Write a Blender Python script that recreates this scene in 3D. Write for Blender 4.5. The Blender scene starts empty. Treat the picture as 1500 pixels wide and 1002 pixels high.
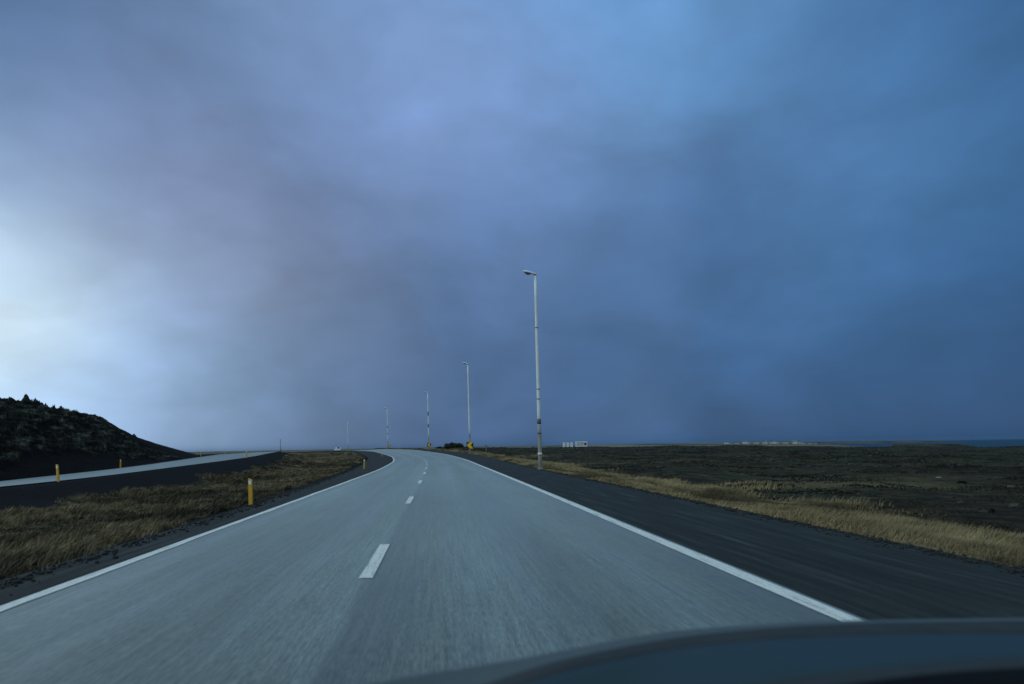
import bpy, math, random
import numpy as np
from mathutils import Vector, Matrix

random.seed(7)
rng = np.random.default_rng(11)
scene = bpy.context.scene
C = scene.collection
R = math.radians

# ------------------------------------------------------------------ camera
F = 900.0 / 1500.0            # focal length over image width
EYE = 1.35
ROLL = R(-1.0)
cd = bpy.data.cameras.new('camera')
cam = bpy.data.objects.new('camera', cd)
C.objects.link(cam)
scene.camera = cam
cd.sensor_width = 36.0
cd.lens = 36.0 * F
cd.shift_y = 153.5 / 1500.0
cd.clip_start = 0.05
cd.clip_end = 120000.0
cd.dof.use_dof = True
cd.dof.focus_distance = 30.0
cd.dof.aperture_fstop = 1.4
cam.matrix_world = Matrix.Translation((0, 0, EYE)) @ Matrix.Rotation(R(90), 4, 'X') @ Matrix.Rotation(ROLL, 4, 'Z')


def ray(px, py):
    """direction (per metre of depth along +Y) seen at a photo position"""
    dx = (px - 750.0) / 900.0
    dy = (654.5 - py) / 900.0
    c, s = math.cos(ROLL), math.sin(ROLL)
    return Vector((dx * c - dy * s, 1.0, dx * s + dy * c))


def at(px, py, Y):
    return Vector((0, 0, EYE)) + ray(px, py) * Y


def xat(px, Y):
    return (px - 750.0) / 900.0 * Y


# ------------------------------------------------------------------ sky
def lin(c):
    return tuple(((v / 255.0) / 12.92 if v / 255.0 <= 0.04045 else ((v / 255.0 + 0.055) / 1.055) ** 2.4) for v in c)


world = bpy.data.worlds.new('World')
scene.world = world
world.use_nodes = True
SUN_EL, SUN_AZ = R(35), R(-95)       # low, behind the clouds to the left of the road


def build_world():
    nt = world.node_tree
    N, L = nt.nodes, nt.links
    N.clear()

    def n(t, **k):
        o = N.new(t)
        for a, b in k.items():
            setattr(o, a, b)
        return o
    out = n('ShaderNodeOutputWorld')
    bg = n('ShaderNodeBackground')
    L.new(bg.outputs[0], out.inputs[0])
    tc = n('ShaderNodeTexCoord')
    sky = n('ShaderNodeTexSky', sky_type='NISHITA')
    sky.sun_disc = False
    sky.sun_elevation = SUN_EL
    sky.sun_rotation = SUN_AZ
    D = tc.outputs['Generated']
    # wandering of the cloud edges
    warp = n('ShaderNodeTexNoise')
    warp.inputs['Scale'].default_value = 3.2
    warp.inputs['Detail'].default_value = 4
    warp.inputs['Roughness'].default_value = 0.48
    mp = n('ShaderNodeMapping')
    mp.inputs['Scale'].default_value = (1, 1, 2.0)
    L.new(D, mp.inputs[0])
    L.new(mp.outputs[0], warp.inputs['Vector'])
    s1 = n('ShaderNodeVectorMath', operation='SUBTRACT')
    L.new(warp.outputs['Color'], s1.inputs[0])
    s1.inputs[1].default_value = (0.5, 0.5, 0.5)
    s2 = n('ShaderNodeVectorMath', operation='SCALE')
    L.new(s1.outputs[0], s2.inputs[0])
    s2.inputs['Scale'].default_value = 0.11
    s3 = n('ShaderNodeVectorMath', operation='ADD')
    L.new(D, s3.inputs[0])
    L.new(s2.outputs[0], s3.inputs[1])
    nn = n('ShaderNodeVectorMath', operation='NORMALIZE')
    L.new(s3.outputs[0], nn.inputs[0])
    W = nn.outputs[0]
    pts = []
    rows = {
        -80: [(-150, (76, 108, 146)), (0, (82, 112, 152)), (200, (92, 122, 163)), (375, (106, 136, 180)), (560, (112, 148, 200)), (750, (106, 150, 206)), (950, (96, 142, 198)), (1120, (86, 132, 186)), (1300, (70, 116, 172)), (1500, (56, 100, 154)), (1650, (48, 90, 142))],
        20: [(-150, (80, 110, 150)), (0, (88, 120, 160)), (200, (98, 128, 170)), (375, (110, 140, 182)), (560, (115, 150, 200)), (750, (108, 152, 208)), (950, (98, 145, 200)), (1120, (88, 135, 190)), (1300, (72, 118, 175)), (1500, (58, 102, 158)), (1650, (50, 92, 146))],
        120: [(-120, (96, 126, 168)), (0, (100, 130, 172)), (130, (104, 130, 172)), (260, (101, 128, 168)), (420, (112, 142, 188)), (560, (118, 150, 205)), (650, (126, 160, 216)), (780, (112, 150, 208)), (950, (102, 148, 204)), (1080, (92, 138, 194)), (1200, (80, 124, 180)), (1350, (70, 116, 172)), (1500, (64, 110, 164)), (1640, (52, 96, 150))],
        200: [(-100, (112, 142, 184)), (20, (112, 140, 182)), (150, (116, 139, 180)), (260, (103, 126, 162)), (450, (101, 125, 166)), (560, (106, 134, 178)), (660, (120, 152, 208)), (780, (110, 146, 202)), (920, (98, 138, 192)), (1070, (76, 113, 164)), (1190, (70, 109, 158)), (1340, (76, 120, 172)), (1500, (62, 108, 160)), (1640, (50, 92, 144))],
        270: [(-80, (170, 200, 238)), (10, (150, 180, 222)), (80, (122, 142, 176)), (160, (126, 145, 183)), (240, (132, 152, 192)), (320, (107, 129, 166)), (450, (101, 125, 163)), (600, (106, 135, 180)), (750, (98, 132, 184)), (900, (86, 122, 172)), (1030, (68, 102, 150)), (1160, (76, 118, 172)), (1350, (68, 112, 164)), (1500, (56, 100, 150)), (1640, (44, 86, 134))],
        345: [(-60, (196, 228, 250)), (20, (202, 230, 252)), (100, (155, 180, 218)), (190, (143, 165, 205)), (280, (137, 156, 197)), (380, (116, 134, 169)), (500, (101, 122, 159)), (640, (92, 122, 165)), (750, (90, 122, 170)), (900, (80, 114, 162)), (1080, (68, 106, 156)), (1220, (70, 114, 168)), (1380, (58, 102, 156)), (1520, (50, 92, 142)), (1650, (42, 82, 130))],
        430: [(-80, (232, 246, 252)), (0, (226, 246, 254)), (60, (214, 238, 253)), (150, (165, 198, 238)), (280, (140, 165, 202)), (390, (118, 140, 175)), (540, (98, 122, 160)), (700, (84, 116, 162)), (900, (74, 110, 158)), (1100, (64, 104, 156)), (1300, (56, 98, 150)), (1500, (46, 88, 138)), (1640, (40, 78, 126))],
        540: [(-80, (196, 226, 252)), (0, (182, 215, 250)), (140, (160, 195, 238)), (250, (132, 165, 205)), (350, (112, 140, 176)), (450, (100, 126, 163)), (550, (88, 116, 156)), (700, (74, 106, 152)), (900, (68, 102, 150)), (1100, (58, 96, 146)), (1330, (46, 86, 134)), (1500, (38, 76, 122)), (1640, (34, 70, 114))],
        630: [(-60, (176, 210, 248)), (60, (170, 205, 245)), (190, (150, 185, 228)), (300, (128, 160, 200)), (400, (106, 135, 174)), (500, (88, 118, 158)), (650, (72, 104, 150)), (850, (62, 96, 142)), (1100, (50, 86, 134)), (1300, (40, 76, 124)), (1500, (34, 70, 118)), (1640, (30, 64, 108))],
    }
    flat = [(x, y, np.array(c, float)) for y, cols in rows.items() for x, c in cols]
    for x, y, c in flat:
        w = np.array([math.exp(-((x - a) ** 2 + (y - b) ** 2) / (2 * 190.0 ** 2)) for a, b, _ in flat])
        mean = sum(k * q for k, (_, _, q) in zip(w, flat)) / w.sum()
        kc = 1.25 if (y < 330 or x > 330) else 1.12
        c = mean + kc * (c - mean)
        c = c + 0.10 * (c.mean() - c) * (1.0 if x > 150 else 0.3)
        c = np.clip(c * np.array([1.0 - 0.035 * np.clip((x - 700) / 500, 0, 1), 1.0 + 0.008 * np.clip((x - 600) / 500, 0, 1), 1.0]), 2, 252)
        pts.append((ray(x, y).normalized(), lin(c), 210.0, 1.0))
    for el, az, c in [(62, 0, (172, 208, 212)), (60, 70, (150, 188, 196)), (60, -70, (172, 206, 214)), (88, 0, (180, 212, 214)), (60, 180, (182, 212, 214)), (52, -120, (182, 212, 218)), (52, 120, (152, 186, 194)),
                      (25, 80, (60, 96, 146)), (25, 130, (130, 156, 176)), (25, 180, (184, 210, 214)), (25, -130, (165, 192, 202)), (25, -80, (150, 180, 212)), (2, 80, (34, 66, 108)), (2, 130, (110, 140, 165)), (2, 180, (160, 184, 200)), (2, -130, (175, 198, 212)), (2, -80, (160, 190, 222))]:
        d = Vector((math.sin(R(az)) * math.cos(R(el)), math.cos(R(az)) * math.cos(R(el)), math.sin(R(el))))
        k = ZEN if el > 45 else 1.0
        pts.append((d, tuple(v * k for v in lin(c)), 9.0, 0.0006))
    num = den = None
    for d, c, k, wt in pts:
        dt = n('ShaderNodeVectorMath', operation='DOT_PRODUCT')
        L.new(W, dt.inputs[0])
        dt.inputs[1].default_value = d
        m = n('ShaderNodeMath', operation='MULTIPLY_ADD')
        L.new(dt.outputs['Value'], m.inputs[0])
        m.inputs[1].default_value = k
        m.inputs[2].default_value = -k
        e = n('ShaderNodeMath', operation='EXPONENT')
        L.new(m.outputs[0], e.inputs[0])
        if wt != 1.0:
            m.inputs[2].default_value = -k + math.log(wt)
        cc = n('ShaderNodeVectorMath', operation='SCALE')
        cc.inputs[0].default_value = c
        L.new(e.outputs[0], cc.inputs['Scale'])
        if num is None:
            num, den = cc.outputs[0], e.outputs[0]
        else:
            a = n('ShaderNodeVectorMath', operation='ADD')
            L.new(num, a.inputs[0]); L.new(cc.outputs[0], a.inputs[1]); num = a.outputs[0]
            b = n('ShaderNodeMath', operation='ADD')
            L.new(den, b.inputs[0]); L.new(e.outputs[0], b.inputs[1]); den = b.outputs[0]
    mx = n('ShaderNodeMath', operation='MAXIMUM')
    L.new(den, mx.inputs[0]); mx.inputs[1].default_value = 1e-12
    inv = n('ShaderNodeMath', operation='DIVIDE')
    inv.inputs[0].default_value = 1.0
    L.new(mx.outputs[0], inv.inputs[1])
    col = n('ShaderNodeVectorMath', operation='SCALE')
    L.new(num, col.inputs[0]); L.new(inv.outputs[0], col.inputs['Scale'])
    # soft cloud texture: broad billows and fine wisps, stretched sideways
    mods = []
    for sc, st, lo, hi, det in [(5.2, 1.9, 0.875, 1.125, 5), (12.0, 1.8, 0.96, 1.04, 5)]:
        mp2 = n('ShaderNodeMapping')
        mp2.inputs['Scale'].default_value = (1, 1, st)
        mp2.inputs['Rotation'].default_value = (0, R(14), 0)
        L.new(W, mp2.inputs[0])
        no = n('ShaderNodeTexNoise')
        no.inputs['Scale'].default_value = sc
        no.inputs['Detail'].default_value = det
        no.inputs['Roughness'].default_value = 0.5
        L.new(mp2.outputs[0], no.inputs['Vector'])
        mr = n('ShaderNodeMapRange')
        mr.inputs['From Min'].default_value = 0.3
        mr.inputs['From Max'].default_value = 0.7
        mr.inputs['To Min'].default_value = lo
        mr.inputs['To Max'].default_value = hi
        L.new(no.outputs['Fac'], mr.inputs['Value'])
        mods.append(mr.outputs[0])
    mm = n('ShaderNodeMath', operation='MULTIPLY')
    L.new(mods[0], mm.inputs[0]); L.new(mods[1], mm.inputs[1])
    col2 = n('ShaderNodeVectorMath', operation='SCALE')
    L.new(col.outputs[0], col2.inputs[0]); L.new(mm.outputs[0], col2.inputs['Scale'])
    # darker cloud is greyer, thinner cloud bluer
    lum = n('ShaderNodeVectorMath', operation='MULTIPLY')
    L.new(col2.outputs[0], lum.inputs[0])
    tint = n('ShaderNodeMix', data_type='RGBA')
    tm = n('ShaderNodeMapRange')
    tm.inputs['From Min'].default_value = 0.85; tm.inputs['From Max'].default_value = 1.15
    L.new(mods[0], tm.inputs['Value']); L.new(tm.outputs[0], tint.inputs[0])
    tint.inputs[6].default_value = (1.02, 1.0, 0.97, 1); tint.inputs[7].default_value = (0.99, 1.0, 1.03, 1)
    L.new(tint.outputs[2], lum.inputs[1])
    col2 = lum
    # a little of the clear sky above comes through the cloud
    thin = n('ShaderNodeVectorMath', operation='SCALE')
    L.new(sky.outputs[0], thin.inputs[0]); thin.inputs['Scale'].default_value = 0.004
    fin = n('ShaderNodeVectorMath', operation='ADD')
    L.new(col2.outputs[0], fin.inputs[0]); L.new(thin.outputs[0], fin.inputs[1])
    L.new(fin.outputs[0], bg.inputs['Color'])
    bg.inputs['Strength'].default_value = 1.0
    world.cycles.sampling_method = 'MANUAL'
    world.cycles.sample_map_resolution = 512


ZEN = 1.1
build_world()

sd = bpy.data.lights.new('sun', 'SUN')
sd.energy = 0.5
sd.angle = R(40)
sd.color = (0.86, 0.93, 1.0)
sun = bpy.data.objects.new('sun', sd)
C.objects.link(sun)
sv = Vector((math.sin(SUN_AZ) * math.cos(SUN_EL), math.cos(SUN_AZ) * math.cos(SUN_EL), math.sin(SUN_EL)))
sun.rotation_euler = sv.to_track_quat('Z', 'Y').to_euler()

scene.view_settings.view_transform = 'Standard'
scene.view_settings.look = 'None'
scene.view_settings.exposure = 0.0
scene.view_settings.gamma = 1.0


# ------------------------------------------------------------------ helpers
def tag(o, label=None, cat=None, group=None, kind=None):
    if label: o['label'] = label
    if cat: o['category'] = cat
    if group: o['group'] = group
    if kind: o['kind'] = kind
    return o


def link(name, me, mat=None, parent=None):
    o = bpy.data.objects.new(name, me)
    C.objects.link(o)
    if mat: me.materials.append(mat)
    if parent: o.parent = parent
    return o


def empty(name, loc, rz=0, tilt=(0, 0)):
    o = bpy.data.objects.new(name, None)
    C.objects.link(o)
    o.location = loc
    o.rotation_euler = (tilt[0], tilt[1], rz)
    o.empty_display_size = 0.3
    return o


def mesh_np(name, V, Fc, uv=None, cols=None, smooth=True):
    """mesh from numpy arrays; faces all the same size"""
    V = np.asarray(V, dtype=np.float32)
    Fc = np.asarray(Fc, dtype=np.int32)
    me = bpy.data.meshes.new(name)
    me.vertices.add(len(V)); me.vertices.foreach_set('co', V.ravel())
    k = Fc.shape[1]
    me.loops.add(Fc.size); me.loops.foreach_set('vertex_index', Fc.ravel())
    me.polygons.add(len(Fc))
    me.polygons.foreach_set('loop_start', np.arange(0, Fc.size, k, dtype=np.int32))
    me.polygons.foreach_set('loop_total', np.full(len(Fc), k, dtype=np.int32))
    me.polygons.foreach_set('use_smooth', np.full(len(Fc), smooth))
    me.update(calc_edges=True)
    if uv is not None:
        l = me.uv_layers.new(name='UVMap')
        l.data.foreach_set('uv', np.asarray(uv, dtype=np.float32)[Fc.ravel()].ravel())
    if cols is not None:
        a = me.color_attributes.new('zone', 'FLOAT_COLOR', 'POINT')
        a.data.foreach_set('color', np.asarray(cols, dtype=np.float32).ravel())
    return me


def grid_faces(nr, nc):
    i = np.arange(nr - 1)[:, None] * nc + np.arange(nc - 1)[None, :]
    return np.stack([i, i + 1, i + nc + 1, i + nc], -1).reshape(-1, 4)


def hash2(ix, iy, seed):
    h = (ix.astype(np.int64) * 374761393 + iy.astype(np.int64) * 668265263 + seed * 1442695041) & 0xffffffff
    h = ((h ^ (h >> 13)) * 1274126177) & 0xffffffff
    h = (h ^ (h >> 16)) & 0xffffffff
    return h / 4294967295.0


def vnoise(x, y, seed=0):
    xi, yi = np.floor(x), np.floor(y)
    fx, fy = x - xi, y - yi
    fx = fx * fx * fx * (fx * (fx * 6 - 15) + 10); fy = fy * fy * fy * (fy * (fy * 6 - 15) + 10)
    a, b = hash2(xi, yi, seed), hash2(xi + 1, yi, seed)
    c, d = hash2(xi, yi + 1, seed), hash2(xi + 1, yi + 1, seed)
    return (a * (1 - fx) + b * fx) * (1 - fy) + (c * (1 - fx) + d * fx) * fy - 0.5


def fbm(x, y, scale, octv=4, seed=0, gain=0.5, ridged=False):
    x = x / scale; y = y / scale
    s = 0; a = 1.0; tot = 0
    for o in range(octv):
        v = vnoise(x * 0.8 + y * 0.6 + 17 * o, y * 0.8 - x * 0.6 - 9 * o, seed + o)
        if ridged: v = 0.5 - 2 * np.abs(v)
        s = s + a * v; tot += a
        a *= gain; x = x * 2.03; y = y * 2.03
    return s / tot * 2


def sstep(a, b, x):
    t = np.clip((x - a) / (b - a), 0, 1)
    return t * t * (3 - 2 * t)


# ------------------------------------------------------------------ material helpers
def mat_new(name):
    m = bpy.data.materials.new(name)
    m.use_nodes = True
    nt = m.node_tree
    b = nt.nodes['Principled BSDF']
    return m, nt, b


def nd(nt, t, **k):
    o = nt.nodes.new(t)
    for a, b in k.items():
        setattr(o, a, b)
    return o


def ramp(nt, src, stops, interp='LINEAR'):
    r = nd(nt, 'ShaderNodeValToRGB')
    r.color_ramp.interpolation = interp
    el = r.color_ramp.elements
    while len(el) < len(stops): el.new(0.5)
    for e, (p, c) in zip(el, stops):
        e.position = p
        e.color = (c[0], c[1], c[2], 1)
    nt.links.new(src, r.inputs[0])
    return r.outputs[0]


def noise(nt, vec, scale, detail=4, rough=0.55, mscale=None):
    if mscale is not None:
        mp = nd(nt, 'ShaderNodeMapping')
        mp.inputs['Scale'].default_value = mscale
        nt.links.new(vec, mp.inputs[0]); vec = mp.outputs[0]
    t = nd(nt, 'ShaderNodeTexNoise')
    t.inputs['Scale'].default_value = scale
    t.inputs['Detail'].default_value = detail
    t.inputs['Roughness'].default_value = rough
    nt.links.new(vec, t.inputs['Vector'])
    return t.outputs['Fac']


def mix(nt, fac, a, b, mode='MIX'):
    m = nd(nt, 'ShaderNodeMix', data_type='RGBA', blend_type=mode)
    for s, v in ((m.inputs[0], fac), (m.inputs[6], a), (m.inputs[7], b)):
        if hasattr(v, 'links'): nt.links.new(v, s)
        elif isinstance(v, (int, float)): s.default_value = v
        else: s.default_value = (v[0], v[1], v[2], 1)
    return m.outputs[2]


def bump(nt, b, h, strength, dist):
    bp = nd(nt, 'ShaderNodeBump')
    bp.inputs['Strength'].default_value = strength
    bp.inputs['Distance'].default_value = dist
    nt.links.new(h, bp.inputs['Height'])
    nt.links.new(bp.outputs[0], b.inputs['Normal'])


def plain(name, col, rough=0.6, metal=0.0, var=0.12, scale=6.0, coat=0.0, spec=0.5):
    m, nt, b = mat_new(name)
    tc = nd(nt, 'ShaderNodeTexCoord')
    f = noise(nt, tc.outputs['Object'], scale, 5, 0.6)
    c = ramp(nt, f, [(0.3, tuple(v * (1 - var) for v in col)), (0.7, tuple(min(1, v * (1 + var)) for v in col))])
    nt.links.new(c, b.inputs['Base Color'])
    b.inputs['Roughness'].default_value = rough
    b.inputs['Metallic'].default_value = metal
    b.inputs['Coat Weight'].default_value = coat
    b.inputs['Specular IOR Level'].default_value = spec
    return m


def uvmat(name):
    m, nt, b = mat_new(name)
    uv = nd(nt, 'ShaderNodeUVMap')
    return m, nt, b, uv.outputs[0]


# ---- asphalt: bare worn aggregate, streaked along the driving direction (u = metres across, v = metres along)
def make_asphalt():
    m, nt, b, uv = uvmat('worn_asphalt')
    sep = nd(nt, 'ShaderNodeSeparateXYZ'); nt.links.new(uv, sep.inputs[0])
    streak = noise(nt, uv, 1.0, 6, 0.62, (26.0, 0.75, 1))
    fine = noise(nt, uv, 1.0, 3, 0.7, (85.0, 7.0, 1))
    broad = noise(nt, uv, 1.0, 5, 0.55, (1.5, 0.045, 1))
    patch = noise(nt, uv, 1.0, 5, 0.6, (0.35, 0.09, 1))
    base = ramp(nt, broad, [(0.25, (0.115, 0.122, 0.118)), (0.5, (0.150, 0.155, 0.152)), (0.75, (0.20, 0.205, 0.20))])
    c1 = mix(nt, 0.72, base, ramp(nt, streak, [(0.36, (0.02, 0.022, 0.022)), (0.64, (0.36, 0.365, 0.36))]))
    c2 = mix(nt, 0.5, c1, ramp(nt, fine, [(0.36, (0.02, 0.02, 0.02)), (0.68, (0.42, 0.42, 0.41))]))
    c3 = mix(nt, 0.6, c2, ramp(nt, patch, [(0.36, (0.45, 0.46, 0.46)), (0.64, (1.4, 1.4, 1.4))]), 'MULTIPLY')
    # wheel tracks, the seam between the lanes and oil line: slow function of the cross position
    across = ramp(nt, sep.outputs[0], [(0.0, (0.9, 0.9, 0.9)), (0.001, (1, 1, 1))])
    cross = nd(nt, 'ShaderNodeMapRange')
    cross.inputs['From Min'].default_value = -8.0; cross.inputs['From Max'].default_value = 0.2
    nt.links.new(sep.outputs[0], cross.inputs['Value'])
    g = lambda v: (v, v, v)
    prof = ramp(nt, cross.outputs[0], [
        (0.00, g(0.8)), (0.13, g(0.85)), (0.19, g(1.2)), (0.255, g(1.0)), (0.263, g(0.66)), (0.272, g(0.98)), (0.38, g(0.78)), (0.46, g(1.2)), (0.497, g(1.4)), (0.507, g(1.38)), (0.517, g(0.6)), (0.59, g(0.9)), (0.66, g(1.25)), (0.755, g(0.62)), (0.84, g(1.15)), (0.90, g(0.9)), (0.945, g(0.55)), (0.99, g(0.45))])
    c4 = mix(nt, 0.9, c3, prof, 'MULTIPLY')
    # hair cracks and sealed joints
    vor = nd(nt, 'ShaderNodeTexVoronoi', feature='DISTANCE_TO_EDGE')
    mpv = nd(nt, 'ShaderNodeMapping'); mpv.inputs['Scale'].default_value = (0.42, 0.11, 1)
    wv = noise(nt, uv, 1.0, 4, 0.6, (1.3, 1.3, 1))
    av = nd(nt, 'ShaderNodeVectorMath', operation='ADD'); nt.links.new(uv, av.inputs[0]); nt.links.new(wv, av.inputs[1])
    nt.links.new(av.outputs[0], mpv.inputs[0]); nt.links.new(mpv.outputs[0], vor.inputs['Vector'])
    crack = ramp(nt, vor.outputs['Distance'], [(0.0, (0.45, 0.45, 0.45)), (0.006, (1, 1, 1))])
    c4 = mix(nt, 0.8, c4, crack, 'MULTIPLY')
    c5 = mix(nt, 1.0, c4, (0.44, 0.55, 0.54), 'MULTIPLY')
    nt.links.new(c5, b.inputs['Base Color'])
    rr = nd(nt, 'ShaderNodeMapRange')
    rr.inputs['From Min'].default_value = 0.35; rr.inputs['From Max'].default_value = 0.65
    rr.inputs['To Min'].default_value = 0.32; rr.inputs['To Max'].default_value = 0.62
    nt.links.new(broad, rr.inputs['Value']); nt.links.new(rr.outputs[0], b.inputs['Roughness'])
    b.inputs['Sheen Weight'].default_value = 0.42
    b.inputs['Sheen Roughness'].default_value = 0.35
    b.inputs['Sheen Tint'].default_value = (0.85, 1.0, 1.0, 1)
    b.inputs['Specular IOR Level'].default_value = 0.5
    bump(nt, b, fine, 0.2, 0.002)
    return m


def make_shoulder():
    m, nt, b, uv = uvmat('dark_shoulder_asphalt')
    a = noise(nt, uv, 1.0, 6, 0.6, (7.0, 0.35, 1))
    f = noise(nt, uv, 1.0, 3, 0.7, (70.0, 9.0, 1))
    base = ramp(nt, a, [(0.34, (0.008, 0.011, 0.012)), (0.5, (0.016, 0.021, 0.022)), (0.64, (0.040, 0.050, 0.051)), (0.74, (0.075, 0.088, 0.088))])
    c = mix(nt, 0.35, base, ramp(nt, f, [(0.3, (0.010, 0.011, 0.012)), (0.7, (0.042, 0.045, 0.047))]))
    nt.links.new(c, b.inputs['Base Color'])
    b.inputs['Roughness'].default_value = 0.85
    b.inputs['Specular IOR Level'].default_value = 0.15
    bump(nt, b, f, 0.5, 0.006)
    return m


def make_paint():
    m, nt, b, uv = uvmat('worn_white_paint')
    a = noise(nt, uv, 1.0, 6, 0.65, (17.0, 1.6, 1))
    f = noise(nt, uv, 1.0, 3, 0.7, (60.0, 14.0, 1))
    c = ramp(nt, a, [(0.28, (0.2, 0.21, 0.21)), (0.37, (0.5, 0.52, 0.51)), (0.48, (0.66, 0.68, 0.67)), (0.75, (0.78, 0.79, 0.78))])
    c = mix(nt, 0.5, c, ramp(nt, f, [(0.34, (0.35, 0.36, 0.36)), (0.5, (0.95, 0.95, 0.95))]), 'MULTIPLY')
    nt.links.new(c, b.inputs['Base Color'])
    b.inputs['Roughness'].default_value = 0.65
    return m


def make_terrain():
    m, nt, b = mat_new('lava_ground')
    geo = nd(nt, 'ShaderNodeNewGeometry')
    P = geo.outputs['Position']
    at_ = nd(nt, 'ShaderNodeAttribute', attribute_name='zone')
    sep = nd(nt, 'ShaderNodeSeparateColor'); nt.links.new(at_.outputs['Color'], sep.inputs[0])
    n1 = noise(nt, P, 0.07, 7, 0.66, (1, 1, 2))
    n2 = noise(nt, P, 0.9, 6, 0.65)
    n3 = noise(nt, P, 9.0, 4, 0.7)
    lava = ramp(nt, n2, [(0.3, (0.007, 0.006, 0.0055)), (0.5, (0.022, 0.018, 0.013)), (0.68, (0.050, 0.040, 0.027)), (0.85, (0.09, 0.073, 0.048))])
    moss = ramp(nt, n2, [(0.3, (0.014, 0.017, 0.011)), (0.55, (0.044, 0.045, 0.027)), (0.8, (0.11, 0.105, 0.062))])
    mf = ramp(nt, n1, [(0.42, (0, 0, 0)), (0.62, (1, 1, 1))])
    c = mix(nt, mf, lava, moss)
    straw = ramp(nt, n3, [(0.3, (0.085, 0.068, 0.038)), (0.5, (0.17, 0.135, 0.072)), (0.75, (0.26, 0.205, 0.115))])
    c = mix(nt, sep.outputs[0], c, straw)
    gravel = ramp(nt, n3, [(0.3, (0.004, 0.0045, 0.006)), (0.7, (0.013, 0.014, 0.016))])
    c = mix(nt, sep.outputs[1], c, gravel)
    far = ramp(nt, noise(nt, P, 0.006, 6, 0.6, (1, 0.35, 1)), [(0.38, (0.055, 0.055, 0.042)), (0.5, (0.13, 0.115, 0.09)), (0.6, (0.20, 0.175, 0.14)), (0.7, (0.10, 0.10, 0.07))])
    c = mix(nt, sep.outputs[2], c, far)
    nt.links.new(c, b.inputs['Base Color'])
    b.inputs['Roughness'].default_value = 0.95
    b.inputs['Specular IOR Level'].default_value = 0.05
    bump(nt, b, n3, 0.6, 0.05)
    return m


def make_hill_mat():
    m, nt, b = mat_new('lava_rock')
    geo = nd(nt, 'ShaderNodeNewGeometry')
    P = geo.outputs['Position']
    n1 = noise(nt, P, 0.35, 6, 0.6)
    n2 = noise(nt, P, 1.0, 8, 0.72, (1, 0.6, 2.0))
    at_ = nd(nt, 'ShaderNodeAttribute', attribute_name='zone')
    sep = nd(nt, 'ShaderNodeSeparateColor'); nt.links.new(at_.outputs['Color'], sep.inputs[0])
    rock = ramp(nt, n2, [(0.34, (0.005, 0.005, 0.005)), (0.48, (0.020, 0.019, 0.017)), (0.57, (0.08, 0.082, 0.07)), (0.67, (0.24, 0.24, 0.20))])
    dark = ramp(nt, n2, [(0.3, (0.004, 0.0035, 0.004)), (0.7, (0.009, 0.008, 0.009))])
    c = mix(nt, ramp(nt, n1, [(0.42, (0.6, 0.6, 0.6)), (0.6, (0, 0, 0))]), rock, dark)
    c = mix(nt, sep.outputs[1], c, dark)
    nt.links.new(c, b.inputs['Base Color'])
    b.inputs['Roughness'].default_value = 0.95
    b.inputs['Specular IOR Level'].default_value = 0.05
    bump(nt, b, n2, 0.9, 0.3)
    return m


def make_grass_mat(name, lo, mid, hi):
    m, nt, b = mat_new(name)
    at_ = nd(nt, 'ShaderNodeAttribute', attribute_name='zone')
    sep = nd(nt, 'ShaderNodeSeparateColor'); nt.links.new(at_.outputs['Color'], sep.inputs[0])
    geo = nd(nt, 'ShaderNodeNewGeometry')
    n1 = noise(nt, geo.outputs['Position'], 0.5, 4, 0.6)
    ad = nd(nt, 'ShaderNodeMath', operation='MULTIPLY_ADD')
    nt.links.new(n1, ad.inputs[0]); ad.inputs[1].default_value = 0.9
    h = nd(nt, 'ShaderNodeMath', operation='MULTIPLY_ADD')
    nt.links.new(sep.outputs[0], h.inputs[0]); h.inputs[1].default_value = 0.75; h.inputs[2].default_value = -0.32
    nt.links.new(h.outputs[0], ad.inputs[2])
    c = ramp(nt, ad.outputs[0], [(0.15, lo), (0.45, mid), (0.8, hi)])
    nt.links.new(c, b.inputs['Base Color'])
    b.inputs['Roughness'].default_value = 0.85
    b.inputs['Specular IOR Level'].default_value = 0.2
    return m


def make_water():
    m, nt, b = mat_new('sea_water')
    geo = nd(nt, 'ShaderNodeNewGeometry')
    f = noise(nt, geo.outputs['Position'], 0.02, 6, 0.6, (1, 0.4, 1))
    c = ramp(nt, f, [(0.3, (0.006, 0.030, 0.060)), (0.7, (0.012, 0.050, 0.090))])
    nt.links.new(c, b.inputs['Base Color'])
    b.inputs['Roughness'].default_value = 0.45
    b.inputs['IOR'].default_value = 1.33
    b.inputs['Specular IOR Level'].default_value = 0.12
    f2 = noise(nt, geo.outputs['Position'], 0.15, 6, 0.7)
    bump(nt, b, f2, 0.8, 1.5)
    return m


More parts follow.
